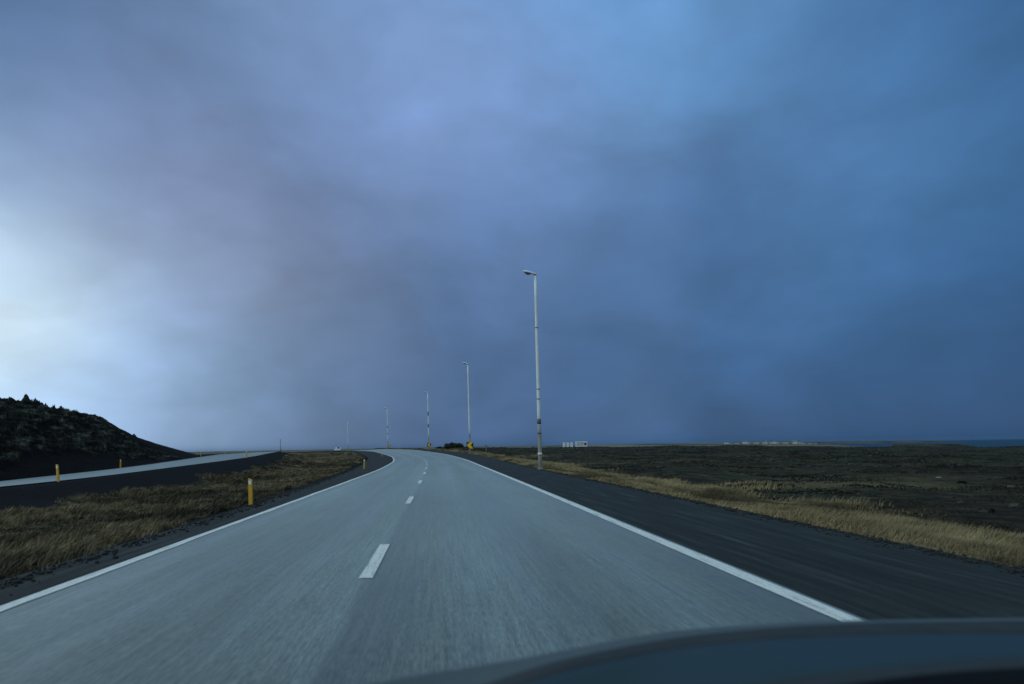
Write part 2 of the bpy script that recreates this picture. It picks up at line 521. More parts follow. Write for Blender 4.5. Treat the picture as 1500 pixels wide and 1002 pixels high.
M = dict(
    asphalt=make_asphalt(), shoulder=make_shoulder(), paint=make_paint(), ground=make_terrain(), hill=make_hill_mat(), water=make_water(),
    straw=make_grass_mat('straw_grass', (0.06, 0.046, 0.025), (0.185, 0.138, 0.072), (0.31, 0.24, 0.128)),
    tuss=make_grass_mat('tussock_grass', (0.022, 0.018, 0.012), (0.082, 0.064, 0.040), (0.26, 0.20, 0.118)),
    heath=make_grass_mat('heath_leaves', (0.010, 0.011, 0.008), (0.022, 0.023, 0.015), (0.05, 0.046, 0.029)),
    leaf=make_grass_mat('bush_leaves', (0.012, 0.018, 0.010), (0.026, 0.036, 0.018), (0.05, 0.06, 0.03)),
    bark=plain('bark', (0.05, 0.04, 0.03), 0.9),
    polegrey=plain('galvanised_grey', (0.20, 0.20, 0.19), 0.6, 0.2, 0.25, 3.0),
    polewhite=plain('pale_pole_paint', (0.84, 0.86, 0.85), 0.45, 0.0, 0.06, 3.0),
    banddark=plain('dark_band', (0.10, 0.11, 0.11), 0.6, 0.0, 0.3, 20.0),
    lampshell=plain('lamp_shell', (0.80, 0.82, 0.82), 0.35, 0.0, 0.05, 5.0),
    lens=plain('lamp_bowl', (0.16, 0.20, 0.17), 0.15, 0.0, 0.15, 8.0),
    reflector=plain('pale_reflector', (0.85, 0.76, 0.62), 0.3, 0.0, 0.05),
    yellow=plain('yellow_plastic', (0.62, 0.34, 0.012), 0.5, 0.0, 0.12, 9.0),
    orange=plain('orange_board', (1.0, 0.56, 0.015), 0.45, 0.0, 0.05, 9.0),
    black=plain('black_paint', (0.012, 0.012, 0.014), 0.5, 0.0, 0.1),
    white=plain('white_panel', (0.80, 0.81, 0.83), 0.5, 0.0, 0.05, 2.0),
    blue=plain('blue_lettering', (0.03, 0.07, 0.26), 0.5),
    maroon=plain('maroon_print', (0.10, 0.01, 0.05), 0.5),
    wall=plain('pale_cladding', (0.5, 0.5, 0.49), 0.7, 0.0, 0.1, 0.1),
    roof=plain('grey_roofing', (0.16, 0.17, 0.19), 0.7, 0.0, 0.1, 0.1),
    glass=plain('dark_glass', (0.02, 0.025, 0.03), 0.08),
    tyre=plain('tyre_rubber', (0.015, 0.015, 0.015), 0.9),
    carwhite=plain('white_car_paint', (0.75, 0.76, 0.78), 0.3, 0.0, 0.02, 2.0, 0.6),
    bonnet=plain('dark_blue_car_paint', (0.010, 0.028, 0.038), 0.55, 0.0, 0.08, 3.0, 0.0, 0.35),
    rim=plain('grey_car_edge', (0.065, 0.085, 0.09), 0.55, 0.0, 0.06, 5.0, 0.0, 0.3),
    seal=plain('rubber_seal', (0.022, 0.026, 0.028), 0.7, 0.0, 0.2, 9.0, 0.0, 0.3),
    dash=plain('black_dashboard', (0.0035, 0.0035, 0.005), 0.9, 0.0, 0.2, 9.0, 0.0, 0.1),
)

# ------------------------------------------------------------------ road paths (functions of y, the driving direction)
TY = np.arange(-60, 460, 0.5)


def table(ys, vs, smooth=18.0):
    v = np.interp(TY, ys, vs)
    k = int(smooth / 0.5)
    ker = np.ones(k) / k
    for _ in range(2):
        p = np.concatenate([2 * v[0] - v[1:k + 1][::-1], v, 2 * v[-1] - v[-k - 1:-1][::-1]])
        v = np.convolve(p, ker, 'same')[k:k + len(TY)]
    return v


RX = table([-60, -20, 0, 20, 40, 65, 94, 138, 190, 247, 300, 350, 400, 460], [9.0, 5.4, 3.0, 0.64, -1.76, -5.0, -10.3, -22.5, -42.5, -70.5, -105, -148, -200, -270])
RZ = table([-60, 45, 70, 94, 138, 175, 220, 260, 320, 460], [0, 0, 0.15, 0.43, 1.1, 1.35, 1.05, 0.6, 0.0, -0.6], 14)
RW = table([-60, 40, 80, 120, 460], [6.9, 6.9, 7.7, 8.2, 8.2], 14)
RB = table([-60, 50, 90, 460], [0.0, 0.0, 0.03, 0.03], 14)           # cross fall
RS = table([-60, 16, 42, 70, 460], [1.0, 1.0, 2.3, 3.5, 3.5], 6)      # inner shoulder width
SSL = table([-60, 50, 90, 460], [0.045, 0.045, -0.01, -0.01], 14)
NX = table([-60, -20, 0, 21, 24.5, 56, 100, 140, 190, 235, 300, 460], [-11.5, -14.3, -15.4, -17.6, -18.1, -24.2, -38, -55, -85, -121, -185, -380], 14)
NZ = table([-60, 0, 24.5, 56, 80, 100, 120, 150, 200, 460], [0.1, 0.2, 0.29, 0.8, 1.08, 1.28, 1.2, 0.8, 0.2, -1.5], 10)
NB = table([-60, 50, 95, 460], [0.062, 0.062, 0.035, 0.03], 14)
NW = 9.0
slope = lambda T: np.gradient(T, TY)
RC = 1 / np.sqrt(1 + slope(RX) ** 2)
NC = 1 / np.sqrt(1 + slope(NX) ** 2)
I = lambda T, y: np.interp(y, TY, T)


def land(x, y):
    """open ground away from the roads"""
    r = np.hypot(x, y)
    yy = np.maximum(y, 1e-3)
    a = np.where(y > 0, x / yy, np.where(x > 0, 3.0, -3.0))
    # level of the plain at 250 m, by direction
    zp = np.interp(a, [-3, -0.9, -0.3, 0.1, 0.28, 0.6, 0.83, 2.0], [-0.5, -0.3, 0.2, 0.0, -0.5, -1.9, -2.7, -3.0])
    near = np.interp(a, [-1, -0.3, 0.1, 3], [-0.6, -0.6, -1.1, -1.25])
    z = near + (zp - near) * sstep(15, 250, r)
    zf = np.interp(a, [-3, -0.6, -0.2, 0.0, 0.3, 0.45, 0.6], [3, 3.0, 3.6, 3.8, 2.2, 0.2, -7.0])
    midz = np.interp(a, [-3, -0.3, 0.05, 0.15, 0.3, 0.42, 0.5], [-2.5, -2.5, -2.8, -1.9, -1.9, -3.2, -6.0])
    z = z + (midz - z) * sstep(270, 620, r) * (a < 0.62)
    z = z + (zf - midz) * sstep(800, 2300, r) * (a < 0.62)
    rc = np.interp(a, [0.40, 0.48, 0.56, 0.63, 0.68, 0.8, 3.0], [3200, 2400, 1300, 800, 560, 440, 380])   # where the land ends
    coast = sstep(0.72, 1.0, r / rc) * (a > 0.36) * sstep(0.36, 0.44, a)
    z = z * (1 - coast) + (-16.0) * coast
    # rough lava
    amp = sstep(14, 60, r)
    bumps = 0.16 * fbm(x, y, 3.2, 4, 3, 0.55, True) * (0.35 + 0.65 * amp)
    bumps = bumps + 0.85 * amp * fbm(x, y, 17, 4, 9, 0.5) + 2.0 * sstep(60, 180, r) * fbm(x, y, 60, 3, 21, 0.5) * sstep(700, 300, r)
    bumps = bumps + 2.0 * sstep(700, 1800, r) * fbm(x, y, 420, 4, 33, 0.5)
    return z + bumps


def road_parts(x, y):
    t = (x - I(RX, y)) * I(RC, y)
    tn = (x - I(NX, y)) * I(NC, y)
    return t, tn


def ground(x, y, sink=0.0):
    """height of the ground everywhere, and zone masks"""
    x = np.asarray(x, dtype=float); y = np.asarray(y, dtype=float)
    t, tn = road_parts(x, y)
    W_, S_ = I(RW, y), I(RS, y)
    zr = I(RZ, y); bk = I(RB, y)
    zl = zr - W_ * bk
    P = land(x, y)
    n_s = fbm(x, y, 2.2, 4, 51, 0.5)
    n_b = fbm(x, y, 7.0, 3, 57, 0.5)
    # right verge
    vs = 3.6
    d = t - vs
    verge = zr - 3.6 * I(SSL, y) - 0.14 * np.clip(d, 0, 7.5) + 0.06 * n_s * sstep(0, 1, d)
    verge = verge + 1.25 * np.exp(-((t - 10.0) / 5.0) ** 2 - ((y - 130.0) / 13.0) ** 2) * sstep(3.8, 6.5, t) * (1 + 0.5 * n_b)
    right = verge * (1 - sstep(4.5, 13, d - 6 * np.exp(-((y - 130.0) / 20.0) ** 2))) + P * sstep(4.5, 13, d - 6 * np.exp(-((y - 130.0) / 20.0) ** 2))
    # between the roads
    zn = I(NZ, y)
    med = zr - 0.42 + 0.16 * n_b + 0.08 * n_s
    dl = -(t + W_ + S_)
    a1 = zl - 0.05 - 0.16 * np.clip(dl, 0, None) + 0.05 * n_s
    a2 = zn - 0.30 * np.clip(tn - 0.4, 0, None) + 0.04 * n_s
    k = 0.12
    left = np.log(np.exp(np.clip(a1 / k, -60, 60)) + np.exp(np.clip(med / k, -60, 60)) + np.exp(np.clip(a2 / k, -60, 60))) * k - 0.03
    # beyond the other road
    zf = zn - NW * I(NB, y)
    dn = -(tn + NW)
    out = zf - 0.10 * np.clip(dn, 0, 5) + 0.08 * n_s * sstep(0.5, 3, dn)
    out = out * (1 - sstep(4, 26, dn)) + P * sstep(4, 26, dn)
    z = np.where(t > vs, right, left)
    z = np.where(tn < -NW, out, z)
    on_main = (t <= vs) & (t >= -(W_ + S_))
    zmain = np.where(t > 0, zr - I(SSL, y) * t, np.where(t > -W_, zr + bk * t, zl - 0.05 * (-(t + W_))))
    on_n = (tn <= -0.25) & (tn >= -NW)
    znn = np.where(tn > 0.5, zn, zn + I(NB, y) * tn)
    z = np.where(on_n, znn - sink, z)
    z = np.where(on_main, zmain - sink, z)
    far = sstep(340, 420, y)
    z = z * (1 - far) + P * far
    back = sstep(-30, -55, y)
    z = z * (1 - back) + (P * 0 - 0.6) * back
    # zones
    edge = 0.7 * fbm(x, y, 4.0, 4, 71, 0.6)
    grass = sstep(3.5, 3.9, t) * (1 - sstep(9.0, 12.8, t + 2.6 * edge)) * (1 - sstep(150, 260, y))
    patch = sstep(0.12, 0.55, fbm(x * 0.35, y * 1.3, 8.0, 5, 81, 0.6)) * sstep(9, 11, t) * (1 - sstep(24, 34, t)) * (y > 0)
    grass = np.maximum(grass, 0.4 * patch)
    inner = sstep(0.15, 0.9, dl + 0.5 * edge) * sstep(1.7, 2.9, tn + 1.2 * edge) * (y < 150)
    ingr = inner * (0.35 + 0.35 * sstep(-0.2, 0.3, fbm(x, y, 3.0, 3, 91))) * (t < 0)
    grass = np.where(t < 0, ingr, grass)
    gravel = ((t < 4) & (tn > -30)).astype(float) * (1 - sstep(0.1, 0.5, ingr))
    gravel = np.where(t > 3.4, 1 - sstep(3.5, 3.9, t), gravel)
    r = np.hypot(x, y)
    mnd = np.exp(-((t - 9.0) / 6.0) ** 2 - ((y - 130.0) / 16.0) ** 2) * (t > 4.6)
    grass = grass * (1 - np.clip(1.6 * mnd, 0, 1))
    farz = sstep(280, 620, r) * (x / np.maximum(y, 1) < 0.7)
    gravel = gravel * (1 - farz) * (1 - far)
    grass = grass * (1 - far)
    return z, np.stack([grass, gravel, farz, np.ones_like(farz)], -1), t, tn


def gz(x, y):
    return float(ground(np.array([x]), np.array([y]))[0][0])


# ------------------------------------------------------------------ ground sheet
def build_ground():
    a1 = np.arange(-52, 52.001, 0.11)
    a0 = np.arange(-180, -52, 2.0)
    a2 = np.arange(54, 181, 2.0)
    ang = np.radians(np.concatenate([a0, a1, a2]))
    rad = [0.6]
    while rad[-1] < 8000:
        r = rad[-1]
        rad.append(r * (1.012 if r < 400 else (1.03 if r < 4000 else 1.15)) + (0.05 if r < 5 else 0))
    rad = np.array(rad)
    A, Rr = np.meshgrid(ang, rad)
    x = np.sin(A) * Rr; y = np.cos(A) * Rr
    z, cols, _, _ = ground(x.ravel(), y.ravel(), 0.10)
    V = np.stack([x.ravel(), y.ravel(), z], -1)
    Fc = grid_faces(len(rad), len(ang))[:, ::-1]
    me = mesh_np('ground', V, Fc, cols=cols)
    tag(link('ground', me, M['ground']), kind='structure')


build_ground()


# sea
def build_sea():
    ang = np.radians(np.arange(5, 176, 1.0))
    rad = np.concatenate([[150, 400, 800, 1500, 3000, 6000], [7000, 8000, 9000, 10000]])
    A, Rr = np.meshgrid(ang, rad)
    V = np.stack([np.sin(A) * Rr, np.cos(A) * Rr, np.full(A.shape, -12.0)], -1).reshape(-1, 3)
    me = mesh_np('sea', V, grid_faces(len(rad), len(ang))[:, ::-1])
    tag(link('sea', me, M['water']), kind='structure')


build_sea()

# distant low headland beyond the bay
def headland():
    n = 160
    rows = 5
    V = []
    a = np.linspace(0.30, 0.735, n)
    prof = np.interp(a, [0.30, 0.36, 0.5, 0.6, 0.68, 0.735], [-4, 0.8, 0.2, -0.6, -3.0, -12.6]) + 0.8 * vnoise(a * 60, a * 0, 5)
    D0 = 3000.0
    for j, (dd, f) in enumerate([(0, 0), (60, 0.6), (200, 1.0), (600, 1.0), (900, 0)]):
        V.append(np.stack([a * (D0 + dd), np.full(n, D0 + dd), -12.6 + (prof + 12.6) * f], -1))
    V = np.concatenate(V)
    me = mesh_np('headland', V, grid_faces(rows, n))
    m, nt, b = mat_new('headland_ground')
    geo = nd(nt, 'ShaderNodeNewGeometry')
    c = ramp(nt, noise(nt, geo.outputs['Position'], 0.01, 5, 0.6), [(0.35, (0.035, 0.035, 0.03)), (0.65, (0.13, 0.11, 0.09))])
    nt.links.new(c, b.inputs['Base Color']); b.inputs['Roughness'].default_value = 1.0; b.inputs['Specular IOR Level'].default_value = 0.1
    tag(link('headland', me, m), kind='structure')


headland()


# ------------------------------------------------------------------ road sheets
def strip(name, y0, y1, tl, tr, dy, nt_, zf, mat, X=RX, Cc=RC, kind='structure', lift=0.0, wob=0.0, parent=None):
    """sheet between cross positions tl(y) and tr(y); zf(t, y) gives its height"""
    ys = np.arange(y0, y1 + dy * 0.5, dy)
    u = np.linspace(0, 1, nt_)
    Y, U = np.meshgrid(ys, u, indexing='ij')
    TL, TR = tl(Y), tr(Y)
    if wob:
        TL = TL + wob * fbm(Y, Y * 0 + 3, 1.3, 3, 5); TR = TR + wob * fbm(Y, Y * 0 + 9, 1.1, 3, 6)
    T = TL + (TR - TL) * U
    Xc = I(X, Y) + T / I(Cc, Y)
    Z = zf(T, Y) + lift
    arc = np.cumsum(np.concatenate([[0], dy / I(Cc, ys[1:])]))
    uv = np.stack([T, np.broadcast_to(arc[:, None] + y0, T.shape)], -1).reshape(-1, 2)
    V = np.stack([Xc, Y, Z], -1).reshape(-1, 3)
    me = mesh_np(name, V, grid_faces(len(ys), nt_)[:, :], uv=uv)
    o = link(name, me, mat, parent)
    if kind: o['kind'] = kind
    return o


cst = lambda v: (lambda y: np.full_like(y, v))
zroad = lambda t, y: I(RZ, y) + I(RB, y) * t
zsr = lambda t, y: I(RZ, y) - I(SSL, y) * np.maximum(t, 0) - 0.004 + 0.0 * y
zsl = lambda t, y: I(RZ, y) - I(RW, y) * I(RB, y) + 0.05 * (t + I(RW, y)) - 0.004
strip('road', -35, 400, lambda y: -I(RW, y) - 0.09, cst(0.14), 1.0, 9, zroad, M['asphalt'])
strip('right_shoulder', -35, 400, cst(0.11), cst(3.6), 0.5, 7, lambda t, y: zsr(t, y) - 0.005, M['shoulder'], wob=0.0)
strip('left_shoulder', -35, 400, lambda y: -I(RW, y) - I(RS, y) - 0.1, lambda y: -I(RW, y) - 0.05, 0.5, 5, lambda t, y: zsl(t, y) - 0.010, M['shoulder'])
zn_ = lambda t, y: I(NZ, y) + I(NB, y) * t
strip('opposite_road', -35, 330, cst(-NW), cst(0.0), 1.0, 7, zn_, M['asphalt'], NX, NC)

# painted lines
strip('right_edge_line', -30, 380, cst(-0.09), cst(0.09), 0.25, 2, zroad, M['paint'], lift=0.006, wob=0.006)
strip('left_edge_line', -30, 380, lambda y: -I(RW, y) - 0.06, lambda y: -I(RW, y) + 0.075, 0.25, 2, zroad, M['paint'], lift=0.006, wob=0.03)


def lane_dash(y0, y1):
    strip('lane_dash', y0, y1, lambda y: -I(RW, y) * 0.555 - 0.068, lambda y: -I(RW, y) * 0.555 + 0.068, 0.25, 2, zroad, M['paint'], lift=0.006, wob=0.012)


yc = 7.55 - 8.6 * 3
while yc < 330:
    lane_dash(yc - 1.125, yc + 1.125)
    yc += 8.6


# ------------------------------------------------------------------ lava hill on the left
def build_hill():
    us = np.concatenate([np.linspace(-1.9, -0.96, 90)[:-1], np.linspace(-0.96, -0.49, 620)])
    ydense = np.arange(5, 220, 0.5)
    pxs = [-1200, -700, -400, -250, -120, -40, 0, 30, 55, 80, 115, 150, 175, 200, 230, 262, 292, 310]
    pys = [560, 545, 548, 560, 572, 582, 586, 585, 591, 597, 606, 613, 627, 640, 650, 659, 667, 675]
    zz = [ray(a, b).z for a, b in zip(pxs, pys)]
    ux = [ray(a, b).x for a, b in zip(pxs, pys)]
    rows = 190
    V = []; cols = []
    foot = np.zeros(len(us)); crest = np.zeros(len(us))
    for i, u in enumerate(us):
        tn = (u * ydense - I(NX, ydense)) * I(NC, ydense)
        f = ydense[np.argmax(tn < -(NW + 2.0))]
        c = ydense[np.argmax(tn < -(NW + 24.0))]
        foot[i] = f; crest[i] = f * 1.5
    ker = np.ones(41) / 41
    crest = np.convolve(np.pad(crest, 20, 'edge'), ker, 'valid')
    foot = np.convolve(np.pad(foot, 20, 'edge'), ker, 'valid')
    ztop = EYE + np.interp(us, ux, zz) * crest
    for j in range(rows):
        q = j / (rows - 1) * 2.2
        yv = foot + (crest - foot) * q
        xv = us * yv
        base = ground(xv, yv)[0]
        zfoot = ground(us * foot, foot)[0] - 0.3
        g = np.where(q < 1, sstep(-0.15, 1.05, q) * 0.55 + 0.45 * min(q, 1) ** 0.9 if True else 0, 1 - 0.75 * sstep(1.0, 2.2, q))
        z = zfoot + (ztop - zfoot) * g
        h = np.clip((ztop - zfoot) / 5.0, 0, 1)
        rough = h * sstep(0.12, 0.36, q + 0.22 * fbm(xv, yv, 9, 3, 141)) * sstep(-0.575, -0.66, us + 0.25 * (q - 0.7))
        rough = np.clip(rough + 0.0, 0, 1)
        nz = 0.95 * fbm(xv, yv, 2.4, 6, 101, 0.68, True) - 0.20 + 0.5 * fbm(xv, yv, 6, 3, 111)
        z = z + rough * nz * 1.3 + 0.06 * fbm(xv, yv, 1.2, 3, 5) * h
        V.append(np.stack([xv, yv, z], -1))
        sm = 1 - sstep(0.2, 0.7, rough + 0.35 * fbm(xv, yv, 5, 3, 121))
        cols.append(np.stack([sm * 0, sm, sm * 0, sm * 0 + 1], -1))
    me = mesh_np('hill', np.concatenate(V), grid_faces(rows, len(us))[:, :], cols=np.concatenate(cols), smooth=False)
    tag(link('hill', me, M['hill']), kind='structure')
    return us, crest


hill_us, hill_crest = build_hill()


def rock_mesh(name, sx, sy, sz, seed, n=14, taper=0.0):
    th = np.linspace(0, np.pi, n); ph = np.linspace(0, 2 * np.pi, n * 2)
    T_, P_ = np.meshgrid(th, ph, indexing='ij')
    d = np.stack([np.sin(T_) * np.cos(P_), np.sin(T_) * np.sin(P_), np.cos(T_)], -1)
    f = 1 + 0.38 * fbm(d[..., 0] * 2 + d[..., 2] * 1.3, d[..., 1] * 2 - d[..., 2], 0.9, 4, seed, 0.6, True)
    V = d * f[..., None] * np.array([sx, sy, sz])
    if taper: V[..., :2] *= (1 - taper * np.clip(d[..., 2:3], -0.6, 1)) * (1 + 0.35 * fbm(d[..., 2:3] * 4, d[..., 2:3] * 0 + seed, 0.7, 3, seed))
    cols = np.zeros((V.shape[0] * V.shape[1], 4))
    return mesh_np(name, V.reshape(-1, 3), grid_faces(n, n * 2), cols=cols, smooth=False)


def skyline_rock(px, py, w, h, seed, label):
    u = ray(px, py).x
    Y = float(np.interp(u, hill_us, hill_crest))
    p = at(px, py, Y)
    k = Y / 900.0
    me = rock_mesh('boulder', w * k / 2, w * k / 2, h * k * 0.75, seed, 14, 0.62)
    o = link('boulder', me, M['hill'])
    o.location = (p.x, p.y, p.z - h * k * 0.72)
    tag(o, label, 'boulder', 'lava boulders on the hill crest')


skyline_rock(38, 579, 10, 13, 3, 'tallest pointed black lava boulder standing on the hill crest')
skyline_rock(16, 583, 13, 9, 8, 'rounded lava knob left of the pointed boulder on the crest')
skyline_rock(112, 604, 14, 7, 13, 'broad flat-topped lava boulder at the middle of the crest')
skyline_rock(146, 611, 16, 8, 17, 'blocky lava boulder where the rough crest turns into smooth slope')
skyline_rock(196, 636, 6, 6, 29, 'small lone lava boulder lowest on the smooth slope edge')


# ------------------------------------------------------------------ grass
def blades(name, x, y, z, h, w, lean, mat, label, cat, rnd=None, seg=2):
    n = len(x)
    yaw = rng.uniform(0, 2 * np.pi, n)
    dx, dy = np.cos(yaw), np.sin(yaw)
    ly = lean[0] + rng.normal(0, 0.28, n); lx = lean[1] + rng.normal(0, 0.28, n)
    P0 = np.stack([x - dx * w / 2, y - dy * w / 2, z], -1)
    P1 = np.stack([x + dx * w / 2, y + dy * w / 2, z], -1)
    mx = x + lx * h * 0.25; my = y + ly * h * 0.25
    P2 = np.stack([mx + dx * w * 0.38, my + dy * w * 0.38, z + h * 0.55], -1)
    P3 = np.stack([mx - dx * w * 0.38, my - dy * w * 0.38, z + h * 0.55], -1)
    P4 = np.stack([x + lx * h * 0.8, y + ly * h * 0.8, z + h * (1 - 0.15 * (lx ** 2 + ly ** 2))], -1)
    V = np.stack([P0, P1, P2, P3, P4], 1).reshape(-1, 3)
    b = np.arange(n) * 5
    tris = np.concatenate([np.stack([b, b + 1, b + 2], -1), np.stack([b, b + 2, b + 3], -1), np.stack([b + 3, b + 2, b + 4], -1)])
    r = rng.uniform(0, 1, n) if rnd is None else rnd
    cols = np.repeat(np.stack([r, r, r, np.ones(n)], -1), 5, axis=0)
    me = mesh_np(name, V, tris, cols=cols, smooth=False)
    o = link(name, me, mat)
    tag(o, label, cat, kind='stuff')
    return o


def scatter_y(n, y0, y1, p=1.0):
    """more blades near, fewer far"""
    q = rng.uniform(0, 1, n)
    return y0 * (y1 / y0) ** (q ** p)


def right_grass():
    n = 400000
    y = scatter_y(n, 4.5, 190)
    t = 3.55 + rng.beta(1.1, 1.15, n) * 13.0
    x = I(RX, y) + t / I(RC, y)
    z, cols, _, _ = ground(x, y)
    cl = fbm(x, y, 1.5, 3, 201)
    keep = (cols[:, 0] * (0.62 + 1.1 * cl + 0.9 * fbm(x, y, 6.0, 3, 211)) * (0.4 + 0.6 * sstep(3.5, 4.6, t + 0.5 * cl)) > rng.uniform(0, 0.75, n))
    x, y, z, t, cl = x[keep], y[keep], z[keep], t[keep], cl[keep]
    big = fbm(x, y, 5.5, 3, 207)
    h = (0.11 + 0.26 * np.clip(cl * 0.8 + big * 0.9 + 0.3, 0, 1)) * rng.uniform(0.5, 1.4, len(x)) * (0.35 + 0.65 * sstep(3.5, 4.4, t))
    w = 0.008 * (1 + y / 9)
    tone = np.clip(0.45 + 0.75 * fbm(x * 1.6, y, 2.4, 4, 221) + 0.5 * big + rng.uniform(-0.22, 0.22, len(x)), 0, 1)
    blades('straw_grass', x, y, z - 0.02, h, w, (0.35, 0.75), M['straw'], 'pale yellow dry grass growing along the right gravel shoulder', 'grass', rnd=tone)


right_grass()


def left_grass():
    # tussocks: clustered clumps
    nc = 6500
    yc = scatter_y(nc, 4.5, 130)
    f = rng.uniform(0, 1, nc)
    xl = I(RX, yc) - (I(RW, yc) + I(RS, yc)) / I(RC, yc)
    xn = I(NX, yc) + 2.0
    xc = xn + (xl - xn) * f
    ok = (xc > -0.95 * yc - 2)
    g = ground(xc, yc)
    ok &= g[1][:, 0] > 0.25 + 0.15 * rng.uniform(-1, 1, nc)
    xc, yc = xc[ok], yc[ok]
    nb = np.clip((70 - yc * 0.55), 22, 70).astype(int)
    idx = np.repeat(np.arange(len(xc)), nb)
    rad = rng.uniform(0.10, 0.36, len(xc))[idx]
    a = rng.uniform(0, 2 * np.pi, len(idx)); rr = rad * np.sqrt(rng.uniform(0, 1, len(idx)))
    x = xc[idx] + rr * np.cos(a); y = yc[idx] + rr * np.sin(a)
    z = ground(x, y)[0]
    fld = np.clip(0.5 + 1.1 * fbm(xc, yc, 3.0, 3, 411), 0, 1)
    H = rng.uniform(0.10, 0.32, len(xc)) * (0.30 + 0.85 * fld)
    h = H[idx] * rng.uniform(0.6, 1.15, len(idx)) * (1.15 - 0.5 * rr / rad)
    w = 0.011 * (1 + y / 9)
    tone = np.clip(0.45 * rng.uniform(0, 1, len(xc)) + 0.5 * fbm(xc, yc, 4.5, 3, 433) + 0.2, 0, 1)[idx] + rng.uniform(0, 0.25, len(idx))
    # blades splay outward: handled by random lean
    blades('tussock_grass', x, y, z - 0.02, h, w, (0.3, 0.5), M['tuss'], 'brown withered grass tussocks covering the strip between the two roads', 'grass', rnd=tone)


left_grass()


def heath():
    n = 150000
    y = scatter_y(n, 9, 420)
    u = rng.uniform(-0.1, 1.05, n)
    x = u * y + rng.normal(0, 1, n)
    z, cols, t, tn = ground(x, y)
    cl = fbm(x, y, 5.0, 4, 301, 0.6)
    keep = (t > 9.0) & (cols[:, 0] < 0.4) & (cl > 0.02 + rng.uniform(-0.25, 0.25, n)) & (z > -6)
    x, y, z, cl = x[keep], y[keep], z[keep], cl[keep]
    h = (0.05 + 0.13 * np.clip(cl, 0, 1)) * rng.uniform(0.5, 1.4, len(x)) * (1 + y / 250)
    w = 0.03 * (1 + y / 9)
    blades('heath', x, y, z - 0.02, h, w, (0.0, 0.1), M['heath'], 'dark low heath and moss covering the lava plain on the right', 'heath', rnd=np.clip(0.35 + fbm(x, y, 8, 3, 311) * 0.9 + rng.uniform(-0.2, 0.2, len(x)), 0, 1))


heath()


def lava_rocks():
    # loose small lava lumps on the plain and on the hill's flank: one mesh
    V = []; Fs = []; off = 0
    base = [rock_mesh('tmp', 1, 1, 0.7, s, 6) for s in (1, 2, 3)]
    arr = []
    for b in base:
        v = np.empty(len(b.vertices) * 3, np.float32); b.vertices.foreach_get('co', v)
        fc = np.array([p.vertices[:] for p in b.polygons])
        arr.append((v.reshape(-1, 3), fc)); bpy.data.meshes.remove(b)
    n = 220
    y = scatter_y(n, 12, 260); u = rng.uniform(0.0, 1.0, n); x = u * y
    z, cols, t, tn = ground(x, y)
    for i in range(n):
        if t[i] < 12 or z[i] < -5: continue
        v, fc = arr[i % 3]
        s = rng.uniform(0.08, 0.26) * (1 + y[i] / 200)
        a = rng.uniform(0, 6.28)
        c, sn = math.cos(a), math.sin(a)
        vv = v * s * np.array([1, 1, 0.75])
        vv = np.stack([vv[:, 0] * c - vv[:, 1] * sn, vv[:, 0] * sn + vv[:, 1] * c, vv[:, 2]], -1) + np.array([x[i], y[i], z[i] + s * 0.05])
        V.append(vv); Fs.append(fc + off); off += len(v)
    V = np.concatenate(V)
    me = mesh_np('lava_stones', V, np.concatenate(Fs), cols=np.zeros((len(V), 4)), smooth=False)
    tag(link('lava_stones', me, M['hill']), 'scattered dark lava stones on the plain', 'stones', kind='stuff')


lava_rocks()


def edge_gravel():
    b = rock_mesh('tmp', 1, 1, 0.7, 5, 4)
    v0 = np.empty(len(b.vertices) * 3, np.float32); b.vertices.foreach_get('co', v0); v0 = v0.reshape(-1, 3)
    f0 = np.array([p.vertices[:] for p in b.polygons]); bpy.data.meshes.remove(b)
    n = 4200
    y = scatter_y(n, 4.5, 60)
    side = rng.uniform(0, 1, n) < 0.5
    tr = 3.55 + rng.normal(0, 0.16, n)
    tl = -(I(RW, y) + I(RS, y)) + rng.normal(0, 0.2, n)
    t = np.where(side, tr, tl)
    x = I(RX, y) + t / I(RC, y)
    z = ground(x, y)[0]
    sz = rng.gamma(2.0, 0.006, n) + 0.005
    a = rng.uniform(0, 6.28, n)
    ca, sa = np.cos(a)[:, None], np.sin(a)[:, None]
    vx = v0[None, :, 0] * ca - v0[None, :, 1] * sa; vy = v0[None, :, 0] * sa + v0[None, :, 1] * ca
    V = np.stack([vx * sz[:, None] + x[:, None], vy * sz[:, None] + y[:, None], v0[None, :, 2] * sz[:, None] + z[:, None]], -1).reshape(-1, 3)
    Fc = (f0[None] + (np.arange(n) * len(v0))[:, None, None]).reshape(-1, f0.shape[1])
    me = mesh_np('loose_gravel', V, Fc, smooth=False)
    tag(link('loose_gravel', me, plain('gravel_stone', (0.028, 0.028, 0.028), 0.9, 0.0, 0.5, 3.0, 0.0, 0.2)), 'loose gravel stones scattered along both outer edges of the shoulders', 'gravel', kind='stuff')


edge_gravel()


